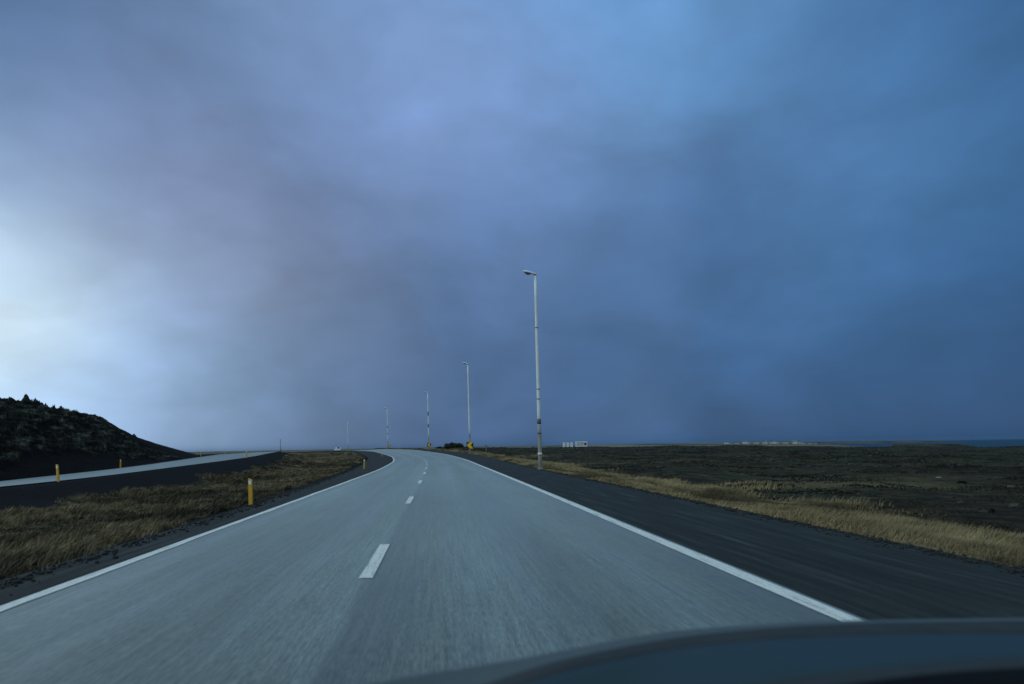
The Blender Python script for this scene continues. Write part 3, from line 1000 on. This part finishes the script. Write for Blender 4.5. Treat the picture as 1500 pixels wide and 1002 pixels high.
# ------------------------------------------------------------------ mesh builder for made things
class MB:
    def __init__(s): s.v = []; s.f = []

    def add(s, v, f):
        o = len(s.v); s.v += [tuple(p) for p in v]; s.f += [tuple(i + o for i in q) for q in f]

    def tube(s, pts, rads, n=16, cap=True):
        pts = [Vector(p) for p in pts]; V = []; Fc = []
        for i, p in enumerate(pts):
            d = (pts[min(i + 1, len(pts) - 1)] - pts[max(i - 1, 0)]).normalized()
            q = d.to_track_quat('Z', 'Y')
            for k in range(n):
                a = 2 * math.pi * k / n
                V.append(p + q @ Vector((math.cos(a) * rads[i], math.sin(a) * rads[i], 0)))
        for i in range(len(pts) - 1):
            for k in range(n):
                Fc.append((i * n + k, i * n + (k + 1) % n, (i + 1) * n + (k + 1) % n, (i + 1) * n + k))
        if cap:
            Fc.append(tuple(range(n))[::-1]); Fc.append(tuple((len(pts) - 1) * n + k for k in range(n)))
        s.add(V, Fc)

    def box(s, c, sz, bev=0.0):
        cx, cy, cz = c; a, b, h = [q / 2 for q in sz]
        V = [(cx + i * a, cy + j * b, cz + k * h) for k in (-1, 1) for j in (-1, 1) for i in (-1, 1)]
        s.add(V, [(0, 2, 3, 1), (4, 5, 7, 6), (0, 1, 5, 4), (2, 6, 7, 3), (0, 4, 6, 2), (1, 3, 7, 5)])

    def prism(s, poly, y0, y1):
        """outline in x,z extruded along y"""
        n = len(poly)
        V = [(x, y0, z) for x, z in poly] + [(x, y1, z) for x, z in poly]
        Fc = [tuple(range(n)), tuple(range(2 * n - 1, n - 1, -1))]
        for i in range(n):
            j = (i + 1) % n
            Fc.append((i, i + n, j + n, j))
        s.add(V, Fc)

    def build(s, name, mat, parent=None, bevel=0.0, smooth=False):
        me = bpy.data.meshes.new(name)
        me.from_pydata(s.v, [], s.f); me.update()
        import bmesh
        bm = bmesh.new(); bm.from_mesh(me)
        bmesh.ops.recalc_face_normals(bm, faces=bm.faces)
        if bevel: bmesh.ops.bevel(bm, geom=list(bm.edges), offset=bevel, segments=2, affect='EDGES', profile=0.5)
        bm.to_mesh(me); bm.free()
        if smooth: me.polygons.foreach_set('use_smooth', [len(p.vertices) < 6 for p in me.polygons])
        return link(name, me, mat, parent)


def copy_tree(o, parent=None):
    c = o.copy(); C.objects.link(c); c.parent = parent
    for ch in [k for k in bpy.data.objects if k.parent == o]:
        copy_tree(ch, c)
    return c


# ------------------------------------------------------------------ lamp posts
H = 12.75


def rad_at(z): return 0.125 - 0.048 * z / H


def make_post(bands, lower=2.3):
    t = empty('street_lamp', (0, 0, 0))
    m = MB(); m.tube([(0, 0, -0.4), (0, 0, 0.0), (0, 0, lower)], [0.13, 0.128, rad_at(lower) + 0.012]); m.build('pole_base', M['polegrey'], t, smooth=True)
    m = MB(); zs = np.linspace(lower - 0.02, H - 0.15, 8); m.tube([(0, 0, z) for z in zs], [rad_at(z) for z in zs]); m.build('pole', M['polewhite'], t, smooth=True)
    m = MB(); m.tube([(0, 0, 0.0), (0, 0, 0.06), (0, 0, 0.12)], [0.2, 0.2, 0.13]); m.build('base_flange', M['polegrey'], t)
    for z0, hh in bands:
        m = MB(); r = rad_at(z0) + 0.012; m.tube([(0, 0, z0), (0, 0, z0 + hh)], [r, r]); m.build('band', M['banddark'], t, smooth=True)
    m = MB(); m.tube([(0, 0, 0.93), (0, 0, 1.09)], [0.14, 0.14]); m.build('reflector', M['reflector'], t, smooth=True)
    # luminaire: drop-shaped shell reaching towards -x over the road, with a glass bowl underneath
    n = 14; sec = []
    L_ = [(0.10, 0.045, 0.045), (0.0, 0.085, 0.075), (-0.14, 0.12, 0.095), (-0.32, 0.16, 0.12), (-0.52, 0.17, 0.125), (-0.68, 0.14, 0.095), (-0.78, 0.07, 0.045)]
    V = []; Fc = []
    for q, (px_, wy, hz) in enumerate(L_):
        zc = H - 0.05 + (-px_) * 0.24
        for k in range(n):
            a = 2 * math.pi * k / n
            zz = math.sin(a) * hz
            if zz < 0: zz *= 0.35
            V.append((px_, math.cos(a) * wy, zc + zz))
    for i in range(len(L_) - 1):
        for k in range(n):
            Fc.append((i * n + k, i * n + (k + 1) % n, (i + 1) * n + (k + 1) % n, (i + 1) * n + k))
    Fc.append(tuple(range(n))); Fc.append(tuple((len(L_) - 1) * n + k for k in range(n))[::-1])
    m = MB(); m.add(V, Fc); head = m.build('lamp_head', M['lampshell'], t, smooth=True)
    V = []; Fc = []
    prof = [(-0.30, 0.10, 0.01), (-0.36, 0.13, 0.07), (-0.50, 0.14, 0.11), (-0.62, 0.12, 0.08), (-0.70, 0.06, 0.01)]
    for px_, wy, hz in prof:
        zc = H - 0.05 + (-px_) * 0.24 - 0.035
        for k in range(8):
            a = math.pi * k / 7
            V.append((px_, math.cos(a) * wy, zc - math.sin(a) * hz))
    for i in range(len(prof) - 1):
        for k in range(7):
            Fc.append((i * 8 + k, i * 8 + k + 1, (i + 1) * 8 + k + 1, (i + 1) * 8 + k))
    m = MB(); m.add(V, Fc); m.build('lamp_bowl', M['lens'], head, smooth=True)
    m = MB(); m.tube([(0, 0, H - 0.2), (0, 0, H - 0.08), (-0.05, 0, H - 0.03)], [0.07, 0.07, 0.05]); m.build('spigot', M['banddark'], head, smooth=True)
    return t


posts = [
    # px base, depth, label, height scale, bands
    (791, 40.0, 'nearest and tallest street lamp post, two-tone, on the right shoulder', [(2.95, 0.34), (2.3, 0.12), (4.55, 0.06), (5.2, 0.05), (9.2, 0.05)]),
    (688.5, 94.0, 'second street lamp post, behind the large bright chevron sign', [(2.5, 0.1)]),
    (628.5, 138.0, 'third street lamp post, with dark bands, above the road crest', [(2.5, 0.1), (5.0, 0.7), (7.6, 0.9)]),
    (568.5, 190.0, 'fourth street lamp post, beyond the tip of the inner bend', [(4.6, 0.4), (6.6, 0.5)]),
    (510.0, 250.0, 'farthest and faintest street lamp post, beside the distant car', []),
]
lampx = []
for i, (px, Y, lab, bands) in enumerate(posts):
    x = xat(px, Y)
    o = make_post(bands)
    z = gz(x, Y)
    sl = float(np.interp(Y, TY, slope(RX)))
    o.location = (x, Y, z)
    o.rotation_euler = (0, R(-0.55), math.atan(-sl) * 0.6)
    tag(o, lab, 'street lamp', 'street lamps along the outside of the bend')
    if i == 1: o.scale = (1, 1, 1.08)
    lampx.append((x, Y, z))


# ------------------------------------------------------------------ chevron signs beside the lamp posts
def make_chevron(s=0.9):
    t = empty('chevron_sign', (0, 0, 0))
    m = MB(); m.box((0, 0.035, 0.55), (0.06, 0.05, 1.7)); m.build('post', M['polegrey'], t, 0.006)
    m = MB(); m.box((0, 0, 1.1), (s, 0.02, s)); m.build('board', M['black'], t, 0.004)
    h = s / 2 * 0.94
    poly = [(-h, 1.1), (-0.02, 1.1 + h), (h, 1.1 + h), (0.10, 1.1), (h, 1.1 - h), (-0.02, 1.1 - h)]
    m = MB(); m.prism(poly, -0.018, -0.0125); m.build('chevron', M['orange'], t)
    return t


chevs = [(688.5, 93.0, 1.15, 'large bright orange chevron board at the foot of the second lamp'),
         (628.5, 137.0, 0.95, 'orange chevron board on the road crest at the foot of the third lamp'),
         (570.0, 189.0, 0.9, 'small orange chevron board at the foot of the fourth lamp'),
         (511.0, 249.0, 0.9, 'tiny chevron board at the foot of the faintest lamp')]
proto = make_chevron()
for i, (px, Y, sc, lab) in enumerate(chevs):
    o = proto if i == 0 else copy_tree(proto)
    x = xat(px, Y)
    o.location = (x, Y, gz(x, Y)); o.scale = (sc, sc, sc)
    o.rotation_euler.z = R(-3) if i == 0 else R(15)
    tag(o, lab, 'road sign', 'chevron signs round the bend')


# ------------------------------------------------------------------ yellow marker posts
def make_stake():
    t = empty('marker_post', (0, 0, 0))
    w, d, h = 0.105, 0.045, 0.70
    m = MB()
    V = [(-w / 2, -d / 2, -0.2), (w / 2, -d / 2, -0.2), (w / 2, d / 2, -0.2), (-w / 2, d / 2, -0.2), (-w / 2, -d / 2, h), (w / 2, -d / 2, h - 0.045), (w / 2, d / 2, h - 0.045), (-w / 2, d / 2, h)]
    m.add(V, [(0, 3, 2, 1), (4, 5, 6, 7), (0, 1, 5, 4), (2, 3, 7, 6), (0, 4, 7, 3), (1, 2, 6, 5)])
    m.build('stake', M['yellow'], t, 0.006)
    m = MB(); m.box((0.0, -0.026, h - 0.115), (0.075, 0.006, 0.10)); m.build('reflector', M['white'], t, 0.001)
    return t


stakes = [(366, 16.2, 0.0, 1.0, 'nearest and largest yellow marker post, white-topped, on the inner shoulder'),
          (533, 45.0, 2.0, 1.0, 'yellow marker post in the dark gravel before the bend, second on the inner shoulder'),
          (559.5, 98.0, 0, 1.0, 'small yellow marker post at the tip of the inner bend'),
          (84.5, 24.5, -3, 1.0, 'leaning yellow marker post on the near side of the opposite road, left of the picture'),
          (176, 51.0, 3, 1.05, 'yellow marker post at the foot of the lava hill across the opposite road'),
          (294, 94.0, 0, 1.0, 'yellow marker post where the hill slope meets the opposite road'),
          (361, 56.0, 0, 1.0, 'yellow marker post on the near edge of the opposite road before its crest'),
          (413, 99.0, 0, 1.1, 'yellow marker post beside the thin grey pole on the embankment crest'),
          (330, 150.0, 0, 1.0, 'tiny far yellow marker post between two larger ones across the opposite road')]
proto = make_stake()
for i, (px, Y, tl, sc, lab) in enumerate(stakes):
    o = proto if i == 0 else copy_tree(proto)
    x = xat(px, Y)
    o.location = (x, Y, gz(x, Y)); o.scale = (sc, sc, sc)
    o.rotation_euler = (0, R(tl), math.atan2(-x, Y) * -0.4)
    tag(o, lab, 'marker post', 'yellow marker posts along both roads')

# thin grey pole on the embankment crest
t = empty('pole', (xat(411, 101), 101, gz(xat(411, 101), 101)))
m = MB(); m.tube([(0, 0, -0.3), (0, 0, 1.95)], [0.05, 0.045]); m.build('shaft', M['polegrey'], t, smooth=True)
m = MB(); m.tube([(0, 0, 1.95), (0, 0, 2.02)], [0.06, 0.05]); m.build('cap', M['banddark'], t, smooth=True)
tag(t, 'thin grey pole standing on the crest of the opposite road embankment', 'pole')

# small square sign on a thin post past the second lamp
Y = 105.0; x = xat(712, Y)
t = empty('small_sign', (x, Y, gz(x, Y)), R(10))
m = MB(); m.tube([(0, 0, -0.3), (0, 0, 1.75)], [0.045, 0.04], 10); m.build('post', M['polegrey'], t, smooth=True)
m = MB(); m.box((0, -0.06, 1.55), (0.42, 0.02, 0.36)); m.build('board', M['polegrey'], t, 0.004)
tag(t, 'small grey sign on a thin post in the verge right of the second lamp', 'sign')


# ------------------------------------------------------------------ bushes
def bush(px, Y, w, h, lab, seed):
    r_ = np.random.default_rng(seed)
    x = xat(px, Y); z = gz(x, Y)
    t = empty('bush', (x, Y, z))
    m = MB()
    for k in range(9):
        a = r_.uniform(0, 6.28); q = r_.uniform(0.2, 0.8)
        m.tube([(0.1 * math.cos(a), 0.1 * math.sin(a), -0.2), (w * 0.2 * q * math.cos(a), w * 0.2 * q * math.sin(a), h * 0.4), (w * 0.42 * q * math.cos(a), w * 0.42 * q * math.sin(a), h * 0.8)], [0.04, 0.03, 0.012], 6)
    m.build('stems', M['bark'], t)
    n = 5200
    k = 12
    cx = r_.uniform(-0.36, 0.36, k) * w; cy = r_.uniform(-0.3, 0.3, k) * w; cz = r_.uniform(0.25, 0.72, k) * h * (1 - 1.1 * np.abs(cx / w))
    idx = r_.integers(0, k, n)
    d = r_.normal(0, 1, (n, 3)); d /= np.linalg.norm(d, axis=1)[:, None]
    rr = (0.16 * w) * r_.uniform(0.4, 1.05, n)[:, None]
    c = np.stack([cx[idx], cy[idx], cz[idx]], -1) + d * rr * np.array([1, 1, 0.30 * h / (0.16 * w)])
    c[:, 2] = np.abs(c[:, 2])
    a_ = r_.normal(0, 1, (n, 3)); a_ /= np.linalg.norm(a_, axis=1)[:, None]
    b_ = np.cross(a_, d); b_ /= np.linalg.norm(b_, axis=1)[:, None] + 1e-6
    s_ = r_.uniform(0.06, 0.13, n)[:, None]
    V = np.stack([c - a_ * s_, c - b_ * s_ * 0.6, c + a_ * s_, c + b_ * s_ * 0.6], 1).reshape(-1, 3)
    f = np.arange(n * 4).reshape(-1, 4)
    cr = np.repeat(r_.uniform(0, 1, n), 4)
    me = mesh_np('foliage', V, f, cols=np.stack([cr, cr, cr, np.ones_like(cr)], -1), smooth=False)
    link('foliage', me, M['leaf'], t)
    tag(t, lab, 'bush', 'bushes on the verge beyond the crest')


bush(661, 128.0, 3.0, 1.35, 'larger dark rounded bush left of the second lamp beside the road crest', 5)
bush(672.5, 126.0, 2.2, 0.9, 'lower dark bush between the big bush and the chevron board', 6)
bush(648, 140.0, 3.4, 0.5, 'low dark scrub tuft closest to the crest of the road', 9)

# ------------------------------------------------------------------ billboards
def board_text(t, w, h, zc):
    # blurred three rows of blue lettering and a maroon emblem at the right end
    for k, (zz, ww) in enumerate([(0.24, 0.42), (0.0, 0.44), (-0.24, 0.40)]):
        m = MB(); x0 = -w * 0.38
        while x0 < -w * 0.38 + w * ww * 1.35:
            ch = w * random.uniform(0.035, 0.06)
            m.box((x0 + ch / 2, -0.066, zc + zz * h), (ch, 0.01, h * 0.13))
            x0 += ch * 1.35
        m.build('lettering', M['blue'], t)
    m = MB()
    cx = w * 0.345
    pts_ = []
    for k in range(10):
        a = math.pi / 2 + k * math.pi / 5; r_ = (0.40 if k % 2 == 0 else 0.2) * h
        pts_.append((cx + r_ * math.cos(a), zc - 0.02 * h + r_ * math.sin(a)))
    m.prism(pts_, -0.075, -0.062); m.build('emblem', M['maroon'], t)


def billboard(px, w, h, zc_px, Y, rz, lab, text=False, grp=None):
    x = xat(px, Y); z = gz(x, Y)
    top = at(px, zc_px, Y).z
    t = empty('billboard', (x, Y, z), rz)
    zc = top - z
    m = MB(); m.box((0, 0, zc), (w, 0.12, h)); m.build('panel', M['white'], t, 0.01)
    for sx in (-0.35, 0.35):
        m = MB(); m.box((sx * w, 0.12, (zc + h / 2 - 0.3) / 2), (0.12, 0.11, zc + h / 2 + 0.1)); m.build('post', M['polegrey'], t)
    if text: board_text(t, w, h, zc)
    tag(t, lab, 'billboard', grp)


BY = 230.0; k = BY / 900
billboard(851.5, 17.5 * k, 7.8 * k, 650.4, BY, 0, 'wide white billboard with blue lettering and a maroon emblem on the plain', True)
for px, lab in ((826.3, 'narrow white panel standing leftmost of three left of the wide billboard'), (831.8, 'middle narrow white panel of the three left of the wide billboard'), (837.2, 'narrow white panel nearest the wide billboard')):
    billboard(px, 3.9 * k, 6.8 * k, 651.4, BY, R(5), lab, False, 'narrow white panels beside the billboard')


# ------------------------------------------------------------------ far buildings by the coast
def shed(px0, px1, ytop, ybot, Y, lab, hip=True):
    p0, p1 = at(px0, ybot, Y), at(px1, ybot, Y)
    w = p1.x - p0.x; h = (ybot - ytop) / 900 * Y
    x = (p0.x + p1.x) / 2; z = gz(x, Y) - 0.3
    h *= 1.35
    t = empty('warehouse', (x, Y, z))
    d = 30.0
    m = MB(); m.box((0, 0, h * 0.3 - 4), (w, d, h * 0.7 + 8)); m.build('wall', M['wall'], t)
    m = MB(); zt = h * 0.652
    m.prism([(-w / 2 - 0.5, zt), (w / 2 + 0.5, zt), (w / 2 - 2, zt + h * 0.3), (-w / 2 + 2, zt + h * 0.3)], -d / 2 - 0.5, d / 2 + 0.5)
    m.build('roof', M['roof'], t)
    nd_ = max(2, int(w / 14))
    for i in range(nd_):
        m = MB(); m.box((-w / 2 + (i + 0.5) * w / nd_, -d / 2 - 0.05, h * 0.15), (w / nd_ * 0.35, 0.12, h * 0.55)); m.build('door', M['banddark'], t)
    tag(t, lab, 'warehouse', 'pale buildings along the far shore')


shed(1064, 1088, 650.0, 652.2, 1450, 'low pale shed at the left end of the far shore buildings')
shed(1091, 1117, 649.3, 652.2, 1400, 'long white warehouse second in the far shore row')
shed(1119, 1130, 648.6, 652.0, 1430, 'short white hall in the middle of the far shore row')
shed(1133, 1160, 649.0, 652.0, 1400, 'longest white warehouse in the far shore row')
shed(1163, 1169, 648.0, 652.0, 1380, 'taller narrow white building at the right of the far shore row')
shed(1172, 1192, 650.2, 652.0, 1420, 'lowest long shed at the right end of the far shore row')


# ------------------------------------------------------------------ distant car
def distant_car():
    Y = 236.0
    x = float(I(RX, Y)) - 1.9 / float(I(RC, Y))
    z = float(I(RZ, Y)) - 0.05
    t = empty('car', (x, Y, z), math.atan(-float(np.interp(Y, TY, slope(RX)))) + R(0))
    body = [(-2.1, 0.28), (2.1, 0.28), (2.15, 0.62), (2.05, 0.86), (1.2, 0.95), (0.55, 1.42), (-1.3, 1.47), (-2.0, 1.0), (-2.12, 0.7)]
    # outline in y,z extruded across
    def side(poly, x0, x1):
        n = len(poly); V = [(x0, a, b) for a, b in poly] + [(x1, a, b) for a, b in poly]
        Fc = [tuple(range(n))[::-1], tuple(range(n, 2 * n))] + [(i, (i + 1) % n, (i + 1) % n + n, i + n) for i in range(n)]
        return V, Fc
    m = MB(); m.add(*side(body, -0.88, 0.88)); m.build('body', M['carwhite'], t, 0.05, True)
    for sx in (-1, 1):
        m = MB(); m.add(*side([(-1.75, 0.98), (1.0, 0.98), (0.5, 1.36), (-1.25, 1.40)], sx * 0.885, sx * 0.893)); m.build('side_window', M['glass'], t)
    m = MB(); m.add([(-0.7, -2.03, 1.0), (0.7, -2.03, 1.0), (0.62, -1.40, 1.45), (-0.62, -1.40, 1.45)], [(0, 1, 2, 3)])
    m.build('rear_window', M['glass'], t)
    m = MB(); m.add([(-0.7, 1.22, 0.97), (0.7, 1.22, 0.97), (0.62, 0.60, 1.42), (-0.62, 0.60, 1.42)], [(0, 3, 2, 1)])
    m.build('windscreen', M['glass'], t)
    for sx in (-0.8, 0.8):
        for sy in (-1.35, 1.35):
            m = MB(); m.tube([(sx - 0.1, sy, 0.31), (sx + 0.1, sy, 0.31)], [0.31, 0.31], 18); w = m.build('wheel', M['tyre'], t, smooth=True)
            m = MB(); m.tube([(sx - 0.11, sy, 0.31), (sx + 0.11, sy, 0.31)], [0.18, 0.18], 14); m.build('rim', M['polegrey'], w, smooth=True)
        m = MB(); m.box((sx * 0.85, -2.13, 0.8), (0.2, 0.05, 0.14)); m.build('tail_light', M['maroon'], t)
    tag(t, 'small white car far off on the road just left of the farthest lamp', 'car')


distant_car()


# ------------------------------------------------------------------ the bonnet of the car the view is taken from
def own_car():
    t = empty('bonnet_of_own_car', (0, 0, 0))
    xs = np.arange(480, 1801, 20.0)
    A = np.interp(xs, [480, 533, 600, 733, 833, 967, 1133, 1267, 1500, 1800], [1006, 995, 982, 961, 945, 925, 913, 908, 905, 915])
    B = np.interp(xs, [480, 600, 700, 733, 800, 900, 1000, 1133, 1267, 1500, 1800], [1080, 1035, 1000, 985, 965, 946, 932, 919, 912.5, 909, 918])
    Cc_ = np.interp(xs, [480, 600, 700, 800, 900, 1000, 1133, 1300, 1500, 1800], [1110, 1060, 1020, 982, 963, 948, 935.5, 928, 928, 936])
    Dd = np.interp(xs, [480, 1000, 1133, 1267, 1500, 1800], [1160, 1025, 1001, 983, 962, 950])
    E = np.interp(xs, [480, 1100, 1250, 1367, 1500, 1800], [1190, 1032, 1001, 986, 978, 972])
    def sm(a):
        k = np.ones(5) / 5
        return np.convolve(np.pad(a, 2, 'edge'), k, 'valid')
    off = 9.0 * np.clip((1000 - xs) / 250, 0, 1)
    A, B, Cc_, Dd, E = map(sm, (A + off, B + off, Cc_ + off, Dd, E))
    dA = np.interp(xs, [480, 700, 1000, 1500, 1800], [1.25, 1.5, 1.8, 1.95, 1.9])
    dB = dA - 0.13; dC = dA - 0.27; dD = np.minimum(dC - 0.2, 1.25); dE = dD - 0.12; dF = dE - 0.35

    def P(xx, yy, d): return np.array([tuple(at(a, b, c)) for a, b, c in zip(xx, yy, d)])
    pa, pb, pc, pd, pe = P(xs, A, dA), P(xs, B, dB), P(xs, Cc_, dC), P(xs, Dd, dD), P(xs, E, dE)
    pf = pe.copy(); pf[:, 1] = pf[:, 1] - 0.35; pf[:, 2] = pe[:, 2] + 0.015

    def sheet(name, rows, mat, crown=0.0, sub=6):
        out = []
        for i in range(len(rows) - 1):
            for s_ in range(sub):
                q = s_ / sub
                r_ = rows[i] * (1 - q) + rows[i + 1] * q
                r_ = r_.copy(); r_[:, 2] += crown * math.sin(math.pi * (i + q) / (len(rows) - 1))
                out.append(r_)
        out.append(rows[-1])
        V = np.concatenate(out)
        me = mesh_np(name, V, grid_faces(len(out), len(xs)))
        o = link(name, me, mat, t)
        md = o.modifiers.new('thickness', 'SOLIDIFY'); md.thickness = 0.012; md.offset = 1
        return o
    skirt = pa.copy(); skirt[:, 1] += 0.10; skirt[:, 2] -= 0.14
    skirt2 = skirt.copy(); skirt2[:, 1] += 0.02; skirt2[:, 2] -= 0.30
    sheet('bonnet_edge', [skirt2, skirt, pa, pb], M['rim'], 0.0)
    sheet('rubber_seal', [pb, pc], M['seal'], 0.004)
    sheet('bonnet_panel', [pc, pd], M['bonnet'], 0.0)
    sheet('scuttle', [pd, pe], M['seal'], 0.003)
    sheet('dashboard', [pe, pf], M['dash'], 0.0)
    tag(t, 'dark blue car bonnet with grey edge, seen low in the right foreground', 'car bonnet')


own_car()


# ------------------------------------------------------------------ damp air
m = bpy.data.materials.new('damp_air'); m.use_nodes = True
nt = m.node_tree; nt.nodes.clear()
o_ = nt.nodes.new('ShaderNodeOutputMaterial'); v_ = nt.nodes.new('ShaderNodeVolumePrincipled')
v_.inputs['Color'].default_value = (0.15, 0.28, 0.45, 1)
v_.inputs['Density'].default_value = 0.00006
nt.links.new(v_.outputs[0], o_.inputs['Volume'])
hb = MB(); hb.box((0, 0, 8.0), (21000, 21000, 56.0))
tag(hb.build('haze', m), kind='stuff')
